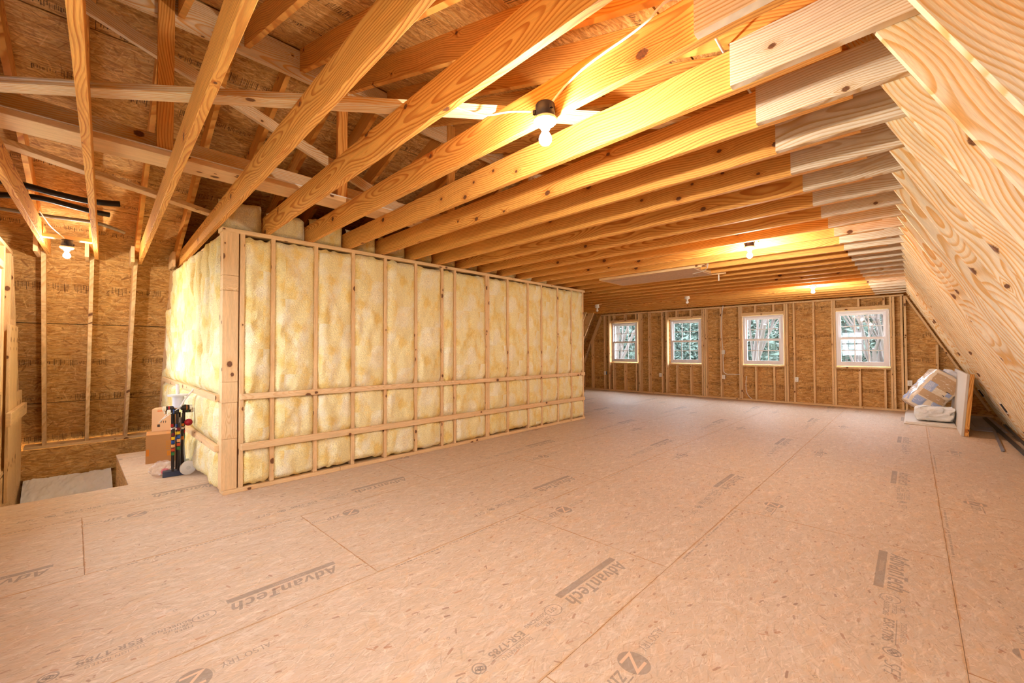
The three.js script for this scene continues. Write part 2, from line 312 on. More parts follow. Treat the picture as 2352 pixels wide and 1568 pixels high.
// ---------------------------------------------------------------- roof: ridge, upper rafters, sheathing
const roof = structure('roof', 'underside of the roof with rafters and strand board sheathing');
board(roof, 'ridge_board', mRaft[3], V(RIDGE, 3.722, 0.6), V(RIDGE, 3.722, ZF), 0.235, 0.038);
{
  const prism = (pts, z0f, mat, name, parent, dir) => {                  // outline in x,y; near face follows z0f(x)
    const n = Math.floor(rnd() * 5) * 0.19, v0 = rnd() * 0.15, l = Math.hypot(...dir), ux = dir[0] / l, uy = dir[1] / l, o = pts[0];
    const geo = sweep([pts], (a, b, d) => V(a, b, z0f(a) - d), 0, 0.038, (a, b) => { const p = a - o[0], q = b - o[1]; return [(p * ux + q * uy) / 4.8 + n, (-p * uy + q * ux) / 0.24 + 0.02 + v0]; });
    mesh(name, geo, mat, parent);
  };
  const wallR = structure('wall_right', 'steep roof slope of pine rafters beside the floor'), wallL = structure('wall_left', 'steep roof slope of rafters and strand board beyond the stair opening');
  for (let k = K0; k <= K1; k++) {
    const yl = (x) => 3.66 - 0.32 * Math.abs(x - RIDGE), yu = (x) => yl(x) + 0.194;
    prism([[RIDGE + 0.02, yl(RIDGE)], [-0.16, yl(-0.16)], [0.0, yu(0.0) - 0.02], [0, yu(0)], [RIDGE + 0.02, yu(RIDGE)]], (x) => MJ(k, x) - 0.04, pick(mJoist), 'rafter', roof, [1, -0.32]);
    prism([[RIDGE - 0.02, yl(RIDGE)], [RIDGE - 0.02, yu(RIDGE)], [-7.44, yu(-7.44)], [-7.3, yl(-7.3)]], (x) => MJ(k, x) + 0.04, pick(mJoist), 'rafter', roof, [-1, -0.32]);
    prism([[-0.54, HB(-0.54)], [0.18, HB(0.18)], [0.10, HB(0.1) + JD], [-0.54, HB(-0.54) + JD]], (x) => MJ(k, x) + 0.04, pick(mPale), 'lapped_joist', ceiling, [1, 0]);
    const zr = ZR - P16 * k, t = 0.04;
    prism([[xR(t), t], [xR(t) + OR - 0.002, t], [xR(2.62) + OR - 0.004, 2.62], [xR(2.66), 2.66]], () => zr, pick(mRaft), 'slope_rafter', wallR, [bR, -1]);
    const zl = MJ(k, -7.4) + 0.04;
    prism([[xL(t), t], [xL(2.49), 2.49], [xL(2.49) - OL + 0.002, 2.49], [xL(t) - OL + 0.002, t]], () => zl, pick(mStud), 'slope_rafter', wallL, [-bL, -1]);
  }
  bx(wallR, 'sole_plate', mStud[1], xR(0.04) - 0.02, xR(0.04) + 0.2, 0.001, 0.039, 0.6, ZF + 0.01);
  bx(wallL, 'sole_plate', mStud[2], -8.5, -8.74, 0.0, 0.039, 0.44, -1.5);
  bx(wallL, 'sole_plate', mStud[2], -8.5, -8.74, 0.0, 0.039, -1.52, ZF + 0.01);
  // sheathing sheets. s runs down the slope, z along the roof
  const sheets = (parent, start, place, rows, off) => {
    let n = off;
    for (let i = 0; i + 1 < rows.length; i++) for (let z = start + 2.4384 + (i % 2) * 1.2192; z > ZF - 0.2; z -= 2.4384) {
      const za = Math.min(z, 0.78), zb = Math.max(z - 2.4384, ZF - 0.16); if (za - zb < 0.05) continue;
      const zm = z - 2.44, v0 = rows[i];
      mesh('sheathing_panel', sweep([rect(zb + 0.0015, za - 0.0015, rows[i] + 0.006, rows[i + 1] - 0.006)], place, 0, 0.012, (a, b) => [(z - a) / 2.44, 1 - (b - v0) / 1.22]), mOsb[(n++) % 3], parent);
    }
  };
  const cu = 1 / Math.hypot(1, 0.32), su = 0.32 * cu;
  sheets(roof, MJ(-5, -2) - 0.06, (z, s, d) => V(RIDGE + s * cu + d * su, 3.858 - s * su + d * cu, z), [0, 0.55, 1.77, 2.99, 4.005], 0);
  sheets(roof, MJ(-5, -5.6) + 0.02, (z, s, d) => V(RIDGE - s * cu - d * su, 3.858 - s * su + d * cu, z), [0, 0.62, 1.84, 3.06, 4.05], 1);
  const cr = 1 / Math.hypot(1, bR), sr = bR * cr, cl = 1 / Math.hypot(1, bL), sl = bL * cl;
  const kr = V(xR(2.64) + OR, 2.64, 0), kl = V(xL(2.63) - OL, 2.63, 0);
  sheets(wallR, ZR - 0.02, (z, s, d) => V(kr.x + s * sr + d * cr, kr.y - s * cr + d * sr, z), [0, 0.55, 1.77, 2.99], 2);
  sheets(wallL, MJ(-5, -7.4) + 0.02, (z, s, d) => V(kl.x - s * sl - d * cl, kl.y - s * cl + d * sl, z), [0, 1.06, 2.22, 3.0], 0);
  // roof covering outside: one continuous skin over each side
  const skin = (pts) => { const g = new THREE.BufferGeometry(), P = [], I = []; pts.forEach(([x, y]) => P.push(x, y, 1.0, x, y, ZF - 0.3)); for (let i = 0; i + 1 < pts.length; i++) { const a = i * 2; I.push(a, a + 1, a + 2, a + 1, a + 3, a + 2); } g.setAttribute('position', new THREE.Float32BufferAttribute(P, 3)); g.setIndex(I); g.computeVertexNormals(); return g; };
  const inner = [[kl.x - 3.1 * sl - 0.02 * cl, kl.y - 3.1 * cl], [kl.x - 0.022, kl.y + 0.012], [RIDGE, 3.882], [kr.x + 0.022, kr.y + 0.012], [kr.x + 3.05 * sr + 0.02 * cr, kr.y - 3.05 * cr]];
  mesh('roof_covering', mergeGeometries([skin(inner), skin(inner.map(([x, y]) => [RIDGE + (x - RIDGE) * 1.006, y + 0.02]))]), mFelt, roof);
}

// ---------------------------------------------------------------- gable walls with windows
function windowUnit(name, xc, y0, w, h, z, face, holder, tag) {          // face: +1 looks towards +z
  const g = new THREE.Group(); g.name = name; g.userData = { kind: 'structure', label: tag }; (holder ?? scene).add(g); g.position.set(xc, y0, z); if (face < 0) g.rotation.y = Math.PI;
  const b = (x0, x1, y0_, y1, z0, z1) => put(new THREE.BoxGeometry(x1 - x0, y1 - y0_, z1 - z0), (x0 + x1) / 2, (y0_ + y1) / 2, (z0 + z1) / 2);
  const W = w / 2, f = 0.046;
  mesh('window_frame', mergeGeometries([b(-W, -W + f, 0, h, -0.11, -0.015), b(W - f, W, 0, h, -0.11, -0.015), b(-W + f, W - f, 0, f, -0.11, -0.015), b(-W + f, W - f, h - f, h, -0.11, -0.015)]), mVinyl, g);
  const sash = (yA, yB, zc, nm) => {
    const s = 0.042, x0 = -W + f, x1 = W - f, rail = 0.05;
    const m = mesh(nm, mergeGeometries([b(x0, x0 + s, yA, yB, zc - 0.016, zc + 0.016), b(x1 - s, x1, yA, yB, zc - 0.016, zc + 0.016), b(x0 + s, x1 - s, yA, yA + rail, zc - 0.016, zc + 0.016), b(x0 + s, x1 - s, yB - rail, yB, zc - 0.016, zc + 0.016)]), mVinyl, g);
    const gx0 = x0 + s, gx1 = x1 - s, gy0 = yA + rail, gy1 = yB - rail, cw = (gx1 - gx0) / 3, ch = (gy1 - gy0) / 2;
    for (const i of [1, 2]) mesh('muntin', b(gx0 + cw * i - 0.009, gx0 + cw * i + 0.009, gy0, gy1, zc - 0.005, zc + 0.005), mVinyl, m);
    mesh('muntin', b(gx0, gx1, gy0 + ch - 0.008, gy0 + ch + 0.008, zc - 0.0048, zc + 0.0048), mVinyl, m);
    for (let i = 0; i < 3; i++) for (let j = 0; j < 2; j++) mesh('pane', put(new THREE.PlaneGeometry(cw - 0.004, ch - 0.004), gx0 + cw * (i + 0.5), gy0 + ch * (j + 0.5), zc - 0.009), mPane, m);
    mesh('sash_latch', b(-0.035, 0.035, yA + rail * 0.45, yA + rail * 0.8, zc + 0.016, zc + 0.026), plain(0xdedade, 0.4), m);
  };
  sash(h / 2 - 0.025, h - f, -0.075, 'upper_sash'); sash(f, h / 2 + 0.03, -0.04, 'lower_sash');
  return g;
}
const WX = [[-6.972, -6.107], [-5.069, -4.21], [-3.158, -2.28], [-1.252, -0.36]];
function gable(wall, sgn, wins, studs, cripples, opt = {}) {             // local frame: inner stud face at z = 0, outside at sgn*z > 0
  const T = 0.14, z0 = 0, z1 = sgn * T, zo = sgn * (T + 0.001), zoo = sgn * (T + 0.013);
  const outline = (p) => { let q = clip(p, 0.32, 1, 3.858 + 0.32 * RIDGE); q = clip(q, -0.32, 1, 3.858 - 0.32 * RIDGE); q = clip(q, 1, bR, xR(0) + OR + 0.01); q = clip(q, -1, bL, -(xL(0) - OL - 0.01)); return q; };
  const wrap = [];
  let n = 0; const panel = (a0, a1, b0, b1) => {
    const e = outline(rect(a0 - 0.006, a1 + 0.006, b0 - 0.006, b1 + 0.006)); if (e.length > 2) wrap.push(e);
    const p = outline(rect(a0 + 0.0015, a1 - 0.0015, b0 + 0.0015, b1 - 0.0015)); if (p.length < 3) return;
    mesh('sheathing_panel', sweep([p], (a, b, d) => V(a, b, d), zo, zoo, (a, b) => [a / 2.44 + 0.31 * (n & 3), (b - 0.94) / 1.22]), mOsb[n++ % 3], wall);
  };
  const y0 = 0.925, y1 = 2.16;
  for (let x = -9.0; x < 1.6; x += 2.44) { panel(x, x + 2.44, -0.2, y0); panel(x - 1.1, x + 1.34, y1, 3.38); panel(x - 0.3, x + 2.14, 3.38, 4.0); }
  let x = -9.0; for (const [a, b] of [...wins, [1.6, 1.6]]) { while (a - x > 2.44) { panel(x, x + 2.44, y0, y1); x += 2.44; } panel(x, a - 0.012, y0, y1); x = b + 0.012; }
  const zc = sgn * T / 2;
  mesh('house_wrap', sweep(wrap, (a, b, d) => V(a, b, d), sgn * (T + 0.0145), sgn * (T + 0.017), (a, b) => [a, b]), mFelt, wall);
  bx(wall, 'bottom_plate', mStud[0], -8.48, xR(0.02) - 0.03, 0.001, 0.039, z0, z1);
  bx(wall, 'top_plate', mStud[1], xL(HC) + 0.02, xR(HC) - 0.03, HC - 0.04, HC - 0.002, z0, z1);
  const up = V(0, 0, 1);
  for (const q of studs) { const top = Math.min(HC - 0.042, q < -7.4 ? HC - (-7.4 - q) / bL - 0.06 : q > -0.12 ? HC - (q + 0.16) / bR - 0.06 : 9); board(wall, 'stud', pick(mStud), V(q + 0.019, 0.04, zc), V(q + 0.019, top, zc), T, 0.038, up); }
  for (const [a, b] of wins) {
    bx(wall, 'window_sill_plate', pick(mStud), a - 0.045, b + 0.045, y0 - 0.058, y0 - 0.018, z0, z1); bx(wall, 'window_header', pick(mStud), a - 0.045, b + 0.045, y1 + 0.006, y1 + 0.075, z0 - sgn * 0.001, z1);
  }
  for (const q of cripples) { board(wall, 'cripple_stud', pick(mStud), V(q + 0.019, 0.04, zc), V(q + 0.019, y0 - 0.06, zc), T, 0.038, up); board(wall, 'cripple_stud', pick(mStud), V(q + 0.019, y1 + 0.077, zc), V(q + 0.019, HC - 0.042, zc), T, 0.038, up); }
  board(wall, 'slope_plate', mStud[0], V(xR(0.12) - 0.03, 0.12, zc), V(xR(2.40) - 0.03, 2.40, zc), 0.036, T, V(1, bR, 0)); board(wall, 'slope_plate', mStud[0], V(xL(0.12) + 0.03, 0.12, zc), V(xL(2.40) + 0.03, 2.40, zc), 0.036, T, V(-1, bL, 0));
}
const wallFar = structure('wall_far', 'gable end wall of studs and strand board with four windows'); wallFar.position.set(0, 0, ZF);
gable(wallFar, -1, WX, [-8.12, -7.747, -7.27, -7.103, -6.064, -6.02, -5.741, -5.333, -5.203, -4.196, -4.148, -4.1, -3.718, -3.262, -3.217, -2.26, -2.215, -2.073, -1.684, -1.336, -1.294, -0.345, -0.302, -0.178, -0.125, 0.335], [-6.946, -6.546, -6.156, -4.907, -4.514, -2.895, -2.494, -0.868, -0.451]);
{
  const tags = ['white double-hung window nearest the insulated room', 'white double-hung window second from the insulated room', 'white double-hung window third along the stud wall', 'white double-hung window next to the leaning panel, reflecting the bulbs'];
  WX.forEach(([a, b], i) => { const w = windowUnit('window_' + (i + 1), (a + b) / 2, 0.925, b - a, 1.225, ZF, 1, null, tags[i]); });
}
const wallNear = structure('wall_near', 'gable end wall behind the viewpoint, edge-on beside the stair opening'); wallNear.position.set(0, 0, 0.70); wallNear.rotation.y = -Math.atan(0.0288);
const NX = [[-6.76, -5.89], [-4.3, -3.43], [-2.45, -1.58], [-0.9, -0.03]];
gable(wallNear, 1, NX, [-8.12, -7.72, -7.3, -6.86, -6.82, -5.86, -5.4, -4.82, -4.39, -3.38, -2.97, -2.54, -1.53, -1.1, -0.99, 0.02], [-6.5, -6.15, -4.05, -3.65, -2.2, -1.8, -0.6]);
NX.forEach(([a, b], i) => { const x = (a + b) / 2; const w = windowUnit('window_' + (5 + i), x, 0.925, b - a, 1.225, zNear(x), -1, null, i ? 'white window in the gable behind the viewpoint' : 'white window seen edge-on above the stair opening'); w.rotation.y = Math.PI - Math.atan(0.0288); });
// stepped short boards and a block fixed to the near gable beside the stair
bx(wallNear, 'trim_stud', mStud[1], -7.62, -8.1, -0.3, 0.83, -0.004, -0.03);
bx(wallNear, 'trim_stud', mStud[0], -7.0, -7.61, -0.3, 1.6, -0.004, -0.03);
bx(wallNear, 'rail_block', mStud[2], -6.75, -8.12, 0.53, 0.67, -0.032, -0.07);

// ---------------------------------------------------------------- stairwell below the floor
const well = structure('wall_stairwell', 'boarded sides of the open stairwell');
mesh('rim_board', sweep([rect(-1.0, 0.62, -0.395, -0.005)], (a, b, d) => V(-8.5 - d, b, a), 0, 0.012, (a, b) => [a / 2.44, b / 1.22 + 0.3]), mOsbPlain, well);
mesh('side_board', sweep([rect(-8.5, -5.57, -2.4, -0.02)], (a, b, d) => V(a, b, zNear(a) + 0.002 + d), 0, 0.012, (a, b) => [a / 2.44, b / 1.22]), mStud[0], well);
mesh('side_board', sweep([rect(-7.3, -5.57, -2.4, -0.02)], (a, b, d) => V(a, b, -0.392 - d), 0, 0.012, (a, b) => [a / 2.44, b / 1.22]), mOsbPlain, well);
mesh('side_board', sweep([rect(-0.93, -0.39, -2.4, -0.02)], (a, b, d) => V(-7.302 + d, b, a), 0, 0.012, (a, b) => [a / 2.44, b / 1.22]), mOsbPlain, well);
mesh('side_board', sweep([rect(-8.6, -7.3, -2.4, -0.02)], (a, b, d) => V(a, b, -0.96 - d), 0, 0.012, (a, b) => [a / 2.44, b / 1.22]), mOsbPlain, well);
mesh('side_board', sweep([rect(-0.39, 0.6, -2.4, -0.02)], (a, b, d) => V(-5.56 + d, b, a), 0, 0.012, (a, b) => [a / 2.44, b / 1.22]), mOsbPlain, well);
mesh('lower_landing', put(new THREE.BoxGeometry(3.3, 0.05, 1.8), -7.1, -2.43, -0.1), mFloor[1], well);
mesh('outer_board', put(new THREE.BoxGeometry(0.05, 2.4, 2.4), -8.58, -1.25, 0.1), mOsbPlain, well);
mesh('outer_board', put(new THREE.BoxGeometry(3.4, 2.4, 0.05), -7.1, -1.22, 0.68), mOsbPlain, well);

// ---------------------------------------------------------------- insulated room
const part = structure('wall_partition', 'stud wall filled with yellow glass wool batts');
function batt(w, h, seed, pinch = [], bulge = 0.034, streak = 0) {
  const nx = 16, ny = Math.max(8, Math.round(h / 0.03)), P = [], U = [], I = [], r = rng(seed), ox = r() * 50, oy = r() * 50;
  for (let j = 0; j <= ny; j++) for (let i = 0; i <= nx; i++) {
    const s = i / nx, t = j / ny, y = t * h, e = Math.min(s, 1 - s) * w, q = Math.min(y, h - y);
    let z = bulge * (sstep(0, 0.055, e) * 0.85 + 0.15 * Math.sin(Math.PI * s)) * sstep(-0.02, 0.05, q) - 0.012 * (1 - sstep(0, 0.02, e)) - 0.03 * (1 - sstep(0, 0.02, q));
    z += (fbm(s * w * 9 + ox, y * 5 + oy, 4) - 0.47) * 0.075 * sstep(0, 0.05, e) + (vn(s * w * 60 + ox, y * 60) - 0.5) * 0.008;
    if (streak) z += (fbm(s * w * 16 + ox, y * 1.2 + oy, 3) - 0.45) * streak;
    for (const p of pinch) z -= (bulge + 0.02) * 0.9 * Math.exp(-(((y - p) / 0.05) ** 2));
    P.push((s - 0.5) * w + (vn(y * 8 + ox, 3 + oy) - 0.5) * 0.012 * (s < 0.03 || s > 0.97 ? 1 : 0), y + (j === 0 || j === ny ? (vn(s * w * 22 + ox, oy) - 0.5) * 0.03 : 0), z); U.push(s * w / 0.75 + ox, y / 0.75 + oy);
  }
  for (let j = 0; j < ny; j++) for (let i = 0; i < nx; i++) { const a = j * (nx + 1) + i; I.push(a, a + 1, a + nx + 2, a, a + nx + 2, a + nx + 1); }
  const g = new THREE.BufferGeometry(); g.setAttribute('position', new THREE.Float32BufferAttribute(P, 3)); g.setAttribute('uv', new THREE.Float32BufferAttribute(U, 2)); g.setIndex(I); g.computeVertexNormals(); return g;
}
{
  const X = XBOX, ze = -6.70, up = V(1, 0, 0), D = 0.14, xc = X - D / 2;
  bx(part, 'bottom_plate', mStud[2], X - D, X + 0.008, 0.001, 0.04, ZBOX + 0.004, -2.02); bx(part, 'bottom_plate', mStud[0], X - D, X + 0.006, 0.001, 0.04, -2.025, ze - 0.04);
  bx(part, 'top_plate', mStud[0], X - D, X + 0.002, HC - 0.046, HC - 0.008, ZBOX + 0.03, ze - 0.06);
  // corner post of spliced lengths
  [[0.041, 0.50], [0.502, 0.83], [0.832, 1.02], [1.022, 1.86], [1.862, 2.0], [2.002, HC - 0.042]].forEach(([a, b], i) => bx(part, 'corner_post', mStud[i % 3], X - D, X - 0.001 * (i % 2), a, b, ZBOX + 0.018, -1.056));
  const studs = [-1.068, -1.329, -1.739, -2.146, -2.543, -2.967, -3.376, -3.591, -4.178, -4.217, -4.629, -5.103, -5.447, -5.893, -6.299, -6.676];
  for (const z of studs) board(part, 'stud', pick(mStud), V(xc, 0.041, z - 0.019), V(xc, HC - 0.041, z - 0.019), D, 0.038, up);
  const lift = [0.05, 0.045, 0.06, 0.075, 0.05, 0.06, 0.045, 0.05, 0.05, 0.06, 0.07, 0.05, 0.05, 0.05, 0.05];
  let n = 0;
  for (let i = 0; i + 1 < studs.length; i++) {
    const a = studs[i] - 0.038, b = studs[i + 1]; if (a - b < 0.02) continue;
    const l = lift[i], g = batt(a - b + 0.012, HC - 0.05 - l - 0.02 * rnd(), 500 + i, [0.87 - l, 0.40 - l]), m = mesh('insulation_batt', g, mWool, part);
    m.rotation.y = Math.PI / 2; m.position.set(X - 0.012, l, (a + b) / 2);
  }
  // rails nailed across the studs
  board(part, 'horizontal_rail', mStud[1], V(X + 0.020, 0.880, -1.075), V(X + 0.020, 0.855, -6.70), 0.055, 0.036); board(part, 'horizontal_rail', mStud[0], V(X + 0.020, 0.414, -1.08), V(X + 0.020, 0.392, -6.69), 0.063, 0.036);
  // the end that faces the stair opening: batts swelling over the studs, two rails
  const zs = ZBOX - 0.01;
  for (let i = 0; i < 9; i++) {
    const x1 = -4.60 - 0.385 * i, x0 = x1 - 0.40, top = Math.min(HC - 0.05, HC - (-7.25 - (x0 + x1) / 2) / bL); if (top < 0.3) continue;
    const g = batt(0.41, Math.min(HC - 0.05, top) - 0.03, 600 + i, [0.85, 0.39], 0.05, 0.05), m = mesh('insulation_batt', g, mWool, part); m.position.set((x0 + x1) / 2, 0.03, zs);
  }
  for (let i = 0; i < 8; i++) { const x = -4.80 - 0.4064 * i, top = Math.min(HC - 0.05, HC - (-7.3 - x) / bL - 0.03); board(part, 'stud', pick(mStud), V(x, 0.041, zs - 0.09), V(x, top, zs - 0.09), 0.14, 0.038, V(0, 0, 1)); }
  bx(part, 'bottom_plate', mStud[1], X - D - 0.01, -7.28, 0.001, 0.04, zs - 0.02, zs - 0.16);
  bx(part, 'top_plate', mStud[1], X - D - 0.01, -7.3, HC - 0.04, HC - 0.002, zs - 0.02, zs - 0.16);
  board(part, 'horizontal_rail', mStud[2], V(-4.61, 0.873, zs + 0.045), V(-7.95, 0.905, zs + 0.045), 0.06, 0.036); board(part, 'horizontal_rail', mStud[2], V(-4.61, 0.413, zs + 0.045), V(-8.1, 0.43, zs + 0.045), 0.06, 0.036);
  // far end face and loose batts over the plate, between the joists
  for (let i = 0; i < 4; i++) { const m = mesh('insulation_batt', batt(0.6, HC - 0.1, 640 + i, [0.85, 0.39]), mWool, part); m.rotation.y = Math.PI; m.position.set(-4.85 - 0.58 * i, 0.04, ze - 0.05); }
  for (let k = -3; k <= 8; k++) {
    const za = MJ(k, -4.6) - 0.042, zb = MJ(k + 1, -4.6) + 0.004, hgt = [0.29, 0.255, 0.285, 0.255, 0.24, 0.2, 0.17, 0.19, 0.16, 0.15, 0.15, 0.15][k + 3];
    const m = mesh('insulation_batt', batt(za - zb - 0.002, hgt, 660 + k, [], 0.07), mWool, part); m.rotation.y = Math.PI / 2; m.position.set(-4.66, HC, (za + zb) / 2);
  }
}

// ---------------------------------------------------------------- lamps
const mCeramic = plain(0xf4f1ea, 0.35), mBoxDark = plain(0x2c2230, 0.45);
const mBulbOff = new THREE.MeshStandardMaterial({ color: 0xf6f4f0, roughness: 0.3 });
const mBulbOn = new THREE.MeshStandardMaterial({ color: 0xffffff, roughness: 0.4, emissive: new THREE.Color(1, 0.93, 0.78), emissiveIntensity: 7 });
function lamp(label, pos, lit, dark = true, strength = 1) {
  const g = thing('bulb_lamp', label, 'lamp', pos, lit ? undefined : undefined);
  const mb = dark ? mBoxDark : mCeramic, h = 0.072;
  const box = mesh('junction_box', lathe([[0.001, h], [0.042, h], [0.046, h - 0.006], [0.046, 0.002], [0.001, 0.002]]), mb, g);
  for (let i = 0; i < 3; i++) mesh('box_tab', put(new THREE.BoxGeometry(0.014, 0.02, 0.012), 0.05 * Math.cos(i * 2.1 + 0.3), h - 0.03 - 0.008 * i, 0.05 * Math.sin(i * 2.1 + 0.3)), mb, box);
  const holder = mesh('lamp_holder', lathe([[0.001, 0.002], [0.054, 0.002], [0.057, -0.004], [0.055, -0.012], [0.042, -0.024], [0.025, -0.032], [0.021, -0.046], [0.001, -0.046]]), mCeramic, g);
  mesh('bulb', lathe([[0.013, -0.040], [0.014, -0.052], [0.019, -0.064], [0.027, -0.078], [0.031, -0.092], [0.029, -0.106], [0.021, -0.117], [0.010, -0.1225], [0.0005, -0.124]]), lit ? mBulbOn : mBulbOff, g);
  if (lit) { const l = new THREE.PointLight(new THREE.Color().setRGB(...BULB_COLOR), BULB * strength); l.position.set(0, -0.09, 0); l.castShadow = true; l.shadow.radius = 1.2; l.name = 'bulb_light'; g.add(l); }
  return g;
}
lamp('glowing bare bulb on dark box, largest of the lamps, hung from the near joists', V(-1.231, 2.386, -1.52), true);
lamp('glowing bare bulb on dark box in the middle of the joist ceiling', V(-1.257, 2.409, -5.04), true);
lamp('small glowing bare bulb closest to the window wall', V(-1.256, 2.409, -9.02), true, false);
lamp('glowing bare bulb on dark box near the stair opening', V(-6.43, 2.409, 0.06), true, true, 0.45);
lamp('unlit bulb in white holder above the second window', V(-3.47, 2.409, -9.06), false, false);
lamp('unlit bulb in white holder above the window nearest the insulated room', V(-5.85, 2.409, -9.3), false, false);
bx(ceiling, 'lamp_bracket', mStud[1], -6.48, -6.40, 2.483, 2.521, 0.24, -0.13);
bx(ceiling, 'lamp_bracket', mStud[1], -1.30, -1.21, 2.483, 2.521, -4.86, -5.25);
bx(ceiling, 'lamp_bracket', mStud[1], -1.30, -1.21, 2.483, 2.521, -8.93, -9.31);
bx(ceiling, 'lamp_bracket', mStud[1], -3.51, -3.43, 2.483, 2.521, -8.98, -9.4);
bx(ceiling, 'lamp_bracket', mStud[1], -5.89, -5.81, 2.483, 2.521, -9.05, -9.46);

// ---------------------------------------------------------------- cables and pipes
const wire = (label, pts, r = 0.0055) => single('cable', label, 'cable', tube(pts.map((p) => V(...p)), r, 60), mCable);
wire('white cable lying along the diagonal brace and drooping to the largest bulb', [[-3.38, JT + 0.03, 0.47], [-2.9, JT + 0.022, -0.10], [-2.5, JT + 0.03, -0.572], [-2.1, JT + 0.02, -1.045], [-1.8, JT + 0.012, -1.40], [-1.64, JT - 0.06, -1.50], [-1.48, 2.525, -1.525], [-1.29, 2.45, -1.522]]);
wire('white cable stapled along the joist from the largest bulb up to the lapped joist', [[-1.205, 2.455, -1.53], [-1.16, 2.51, -1.553], [-1.05, 2.55, -1.551], [-0.92, 2.568, -1.546], [-0.8, 2.578, -1.541], [-0.72, 2.595, -1.539], [-0.66, JT + 0.015, -1.55], [-0.6, JT + 0.025, -1.62], [-0.59, JT + 0.015, -2.0], [-0.585, JT + 0.012, -2.45], [-0.58, JT + 0.01, -2.9]]);
wire('white cable running along the strongback above the insulated room', [[-3.625, JT + 0.045, 0.4], [-3.625, JT + 0.045, -0.6], [-3.622, JT + 0.044, -1.5], [-3.626, JT + 0.045, -2.6], [-3.624, JT + 0.045, -4.2]]);
wire('white cable dropping down the stud to the bulb near the stair opening', [[-6.02, 2.65, 0.24], [-6.12, 2.6, 0.205], [-6.24, 2.56, 0.17], [-6.38, 2.5, 0.09], [-6.425, 2.478, 0.065]], 0.005);
wire('white cable looping down the stud wall to the upper switch box', [[-3.62, HC + 0.02, ZF + 0.03], [-3.66, 2.2, ZF + 0.012], [-3.68, 1.8, ZF + 0.01], [-3.66, 1.5, ZF + 0.012], [-3.64, 1.29, ZF + 0.012]], 0.009);
wire('white cable from the switch box down to the outlet and across to the window stud', [[-3.64, 1.17, ZF + 0.012], [-3.64, 0.95, ZF + 0.012], [-3.62, 0.70, ZF + 0.014], [-3.55, 0.655, ZF + 0.012], [-3.4, 0.655, ZF + 0.01], [-3.24, 0.655, ZF + 0.01]], 0.008);
wire('white cable curling to the floor plate under the third window', [[-3.10, 0.62, ZF - 0.06], [-3.12, 0.45, ZF - 0.05], [-3.1, 0.2, ZF - 0.04], [-3.03, 0.08, ZF - 0.03], [-2.98, 0.05, ZF - 0.02]], 0.008);
single('pipe', 'thick black pipe under the roof, upper of two', 'pipe', tube([V(-5.55, 2.75, 0.5), V(-5.6, 2.765, 0.35), V(-5.66, 2.75, 0.1), V(-5.68, 2.745, -0.1), V(-5.64, 2.76, -0.3)], 0.028, 40, 12), mBlack);
single('pipe', 'black pipe under the roof, lower of two', 'pipe', tube([V(-5.95, 2.72, 0.5), V(-5.85, 2.735, 0.25), V(-5.9, 2.725, 0.05), V(-5.95, 2.715, -0.12), V(-5.975, 2.715, -0.24)], 0.026, 40, 12), mBlack);
single('pipe', 'thin grey conduit below the black pipes', 'pipe', tube([V(-6.24, 2.665, 0.5), V(-6.26, 2.665, 0.21), V(-6.22, 2.665, -0.14), V(-6.34, 2.655, -0.3), V(-6.43, 2.65, -0.38)], 0.018, 40, 12), mGrey);

// ---------------------------------------------------------------- outlets on the far wall
function outlet(label, x, y, isSwitch) {
  const g = thing('wall_outlet', label, isSwitch ? 'switch' : 'outlet', V(x, y, ZF));
  const s = new THREE.Shape(); s.moveTo(-0.034, -0.053); s.lineTo(0.034, -0.053); s.lineTo(0.036, 0.053); s.lineTo(-0.034, 0.053);
  mesh('cover_plate', new THREE.ExtrudeGeometry(s, { depth: 0.005, bevelEnabled: true, bevelSize: 0.003, bevelThickness: 0.003, bevelSegments: 2 }), mPlate, g);
  mesh('back_box', put(new THREE.BoxGeometry(0.055, 0.095, 0.06), 0, 0, -0.034), plain(0x3c6fae, 0.5), g);
  if (isSwitch) mesh('toggle', put(new THREE.BoxGeometry(0.01, 0.024, 0.016), 0, 0.004, 0.014), mPlate, g); else for (const q of [-0.021, 0.021]) mesh('socket', put(new THREE.BoxGeometry(0.026, 0.027, 0.004), 0, q, 0.0085), plain(0xddd6c6, 0.5), g);
}
outlet('outlet on the stud wall in the slope corner past the first window', -7.225, 0.553);
outlet('outlet on the stud between the first and second windows', -5.375, 0.558);
outlet('switch box high on the stud between the second and third windows', -3.64, 1.231, true);
outlet('outlet below the switch box between the second and third windows', -3.64, 0.572);
outlet('outlet on the stud between the third and fourth windows', -2.015, 0.58);
outlet('outlet on the studs beside the clear insulation bundle', -0.055, 0.595);

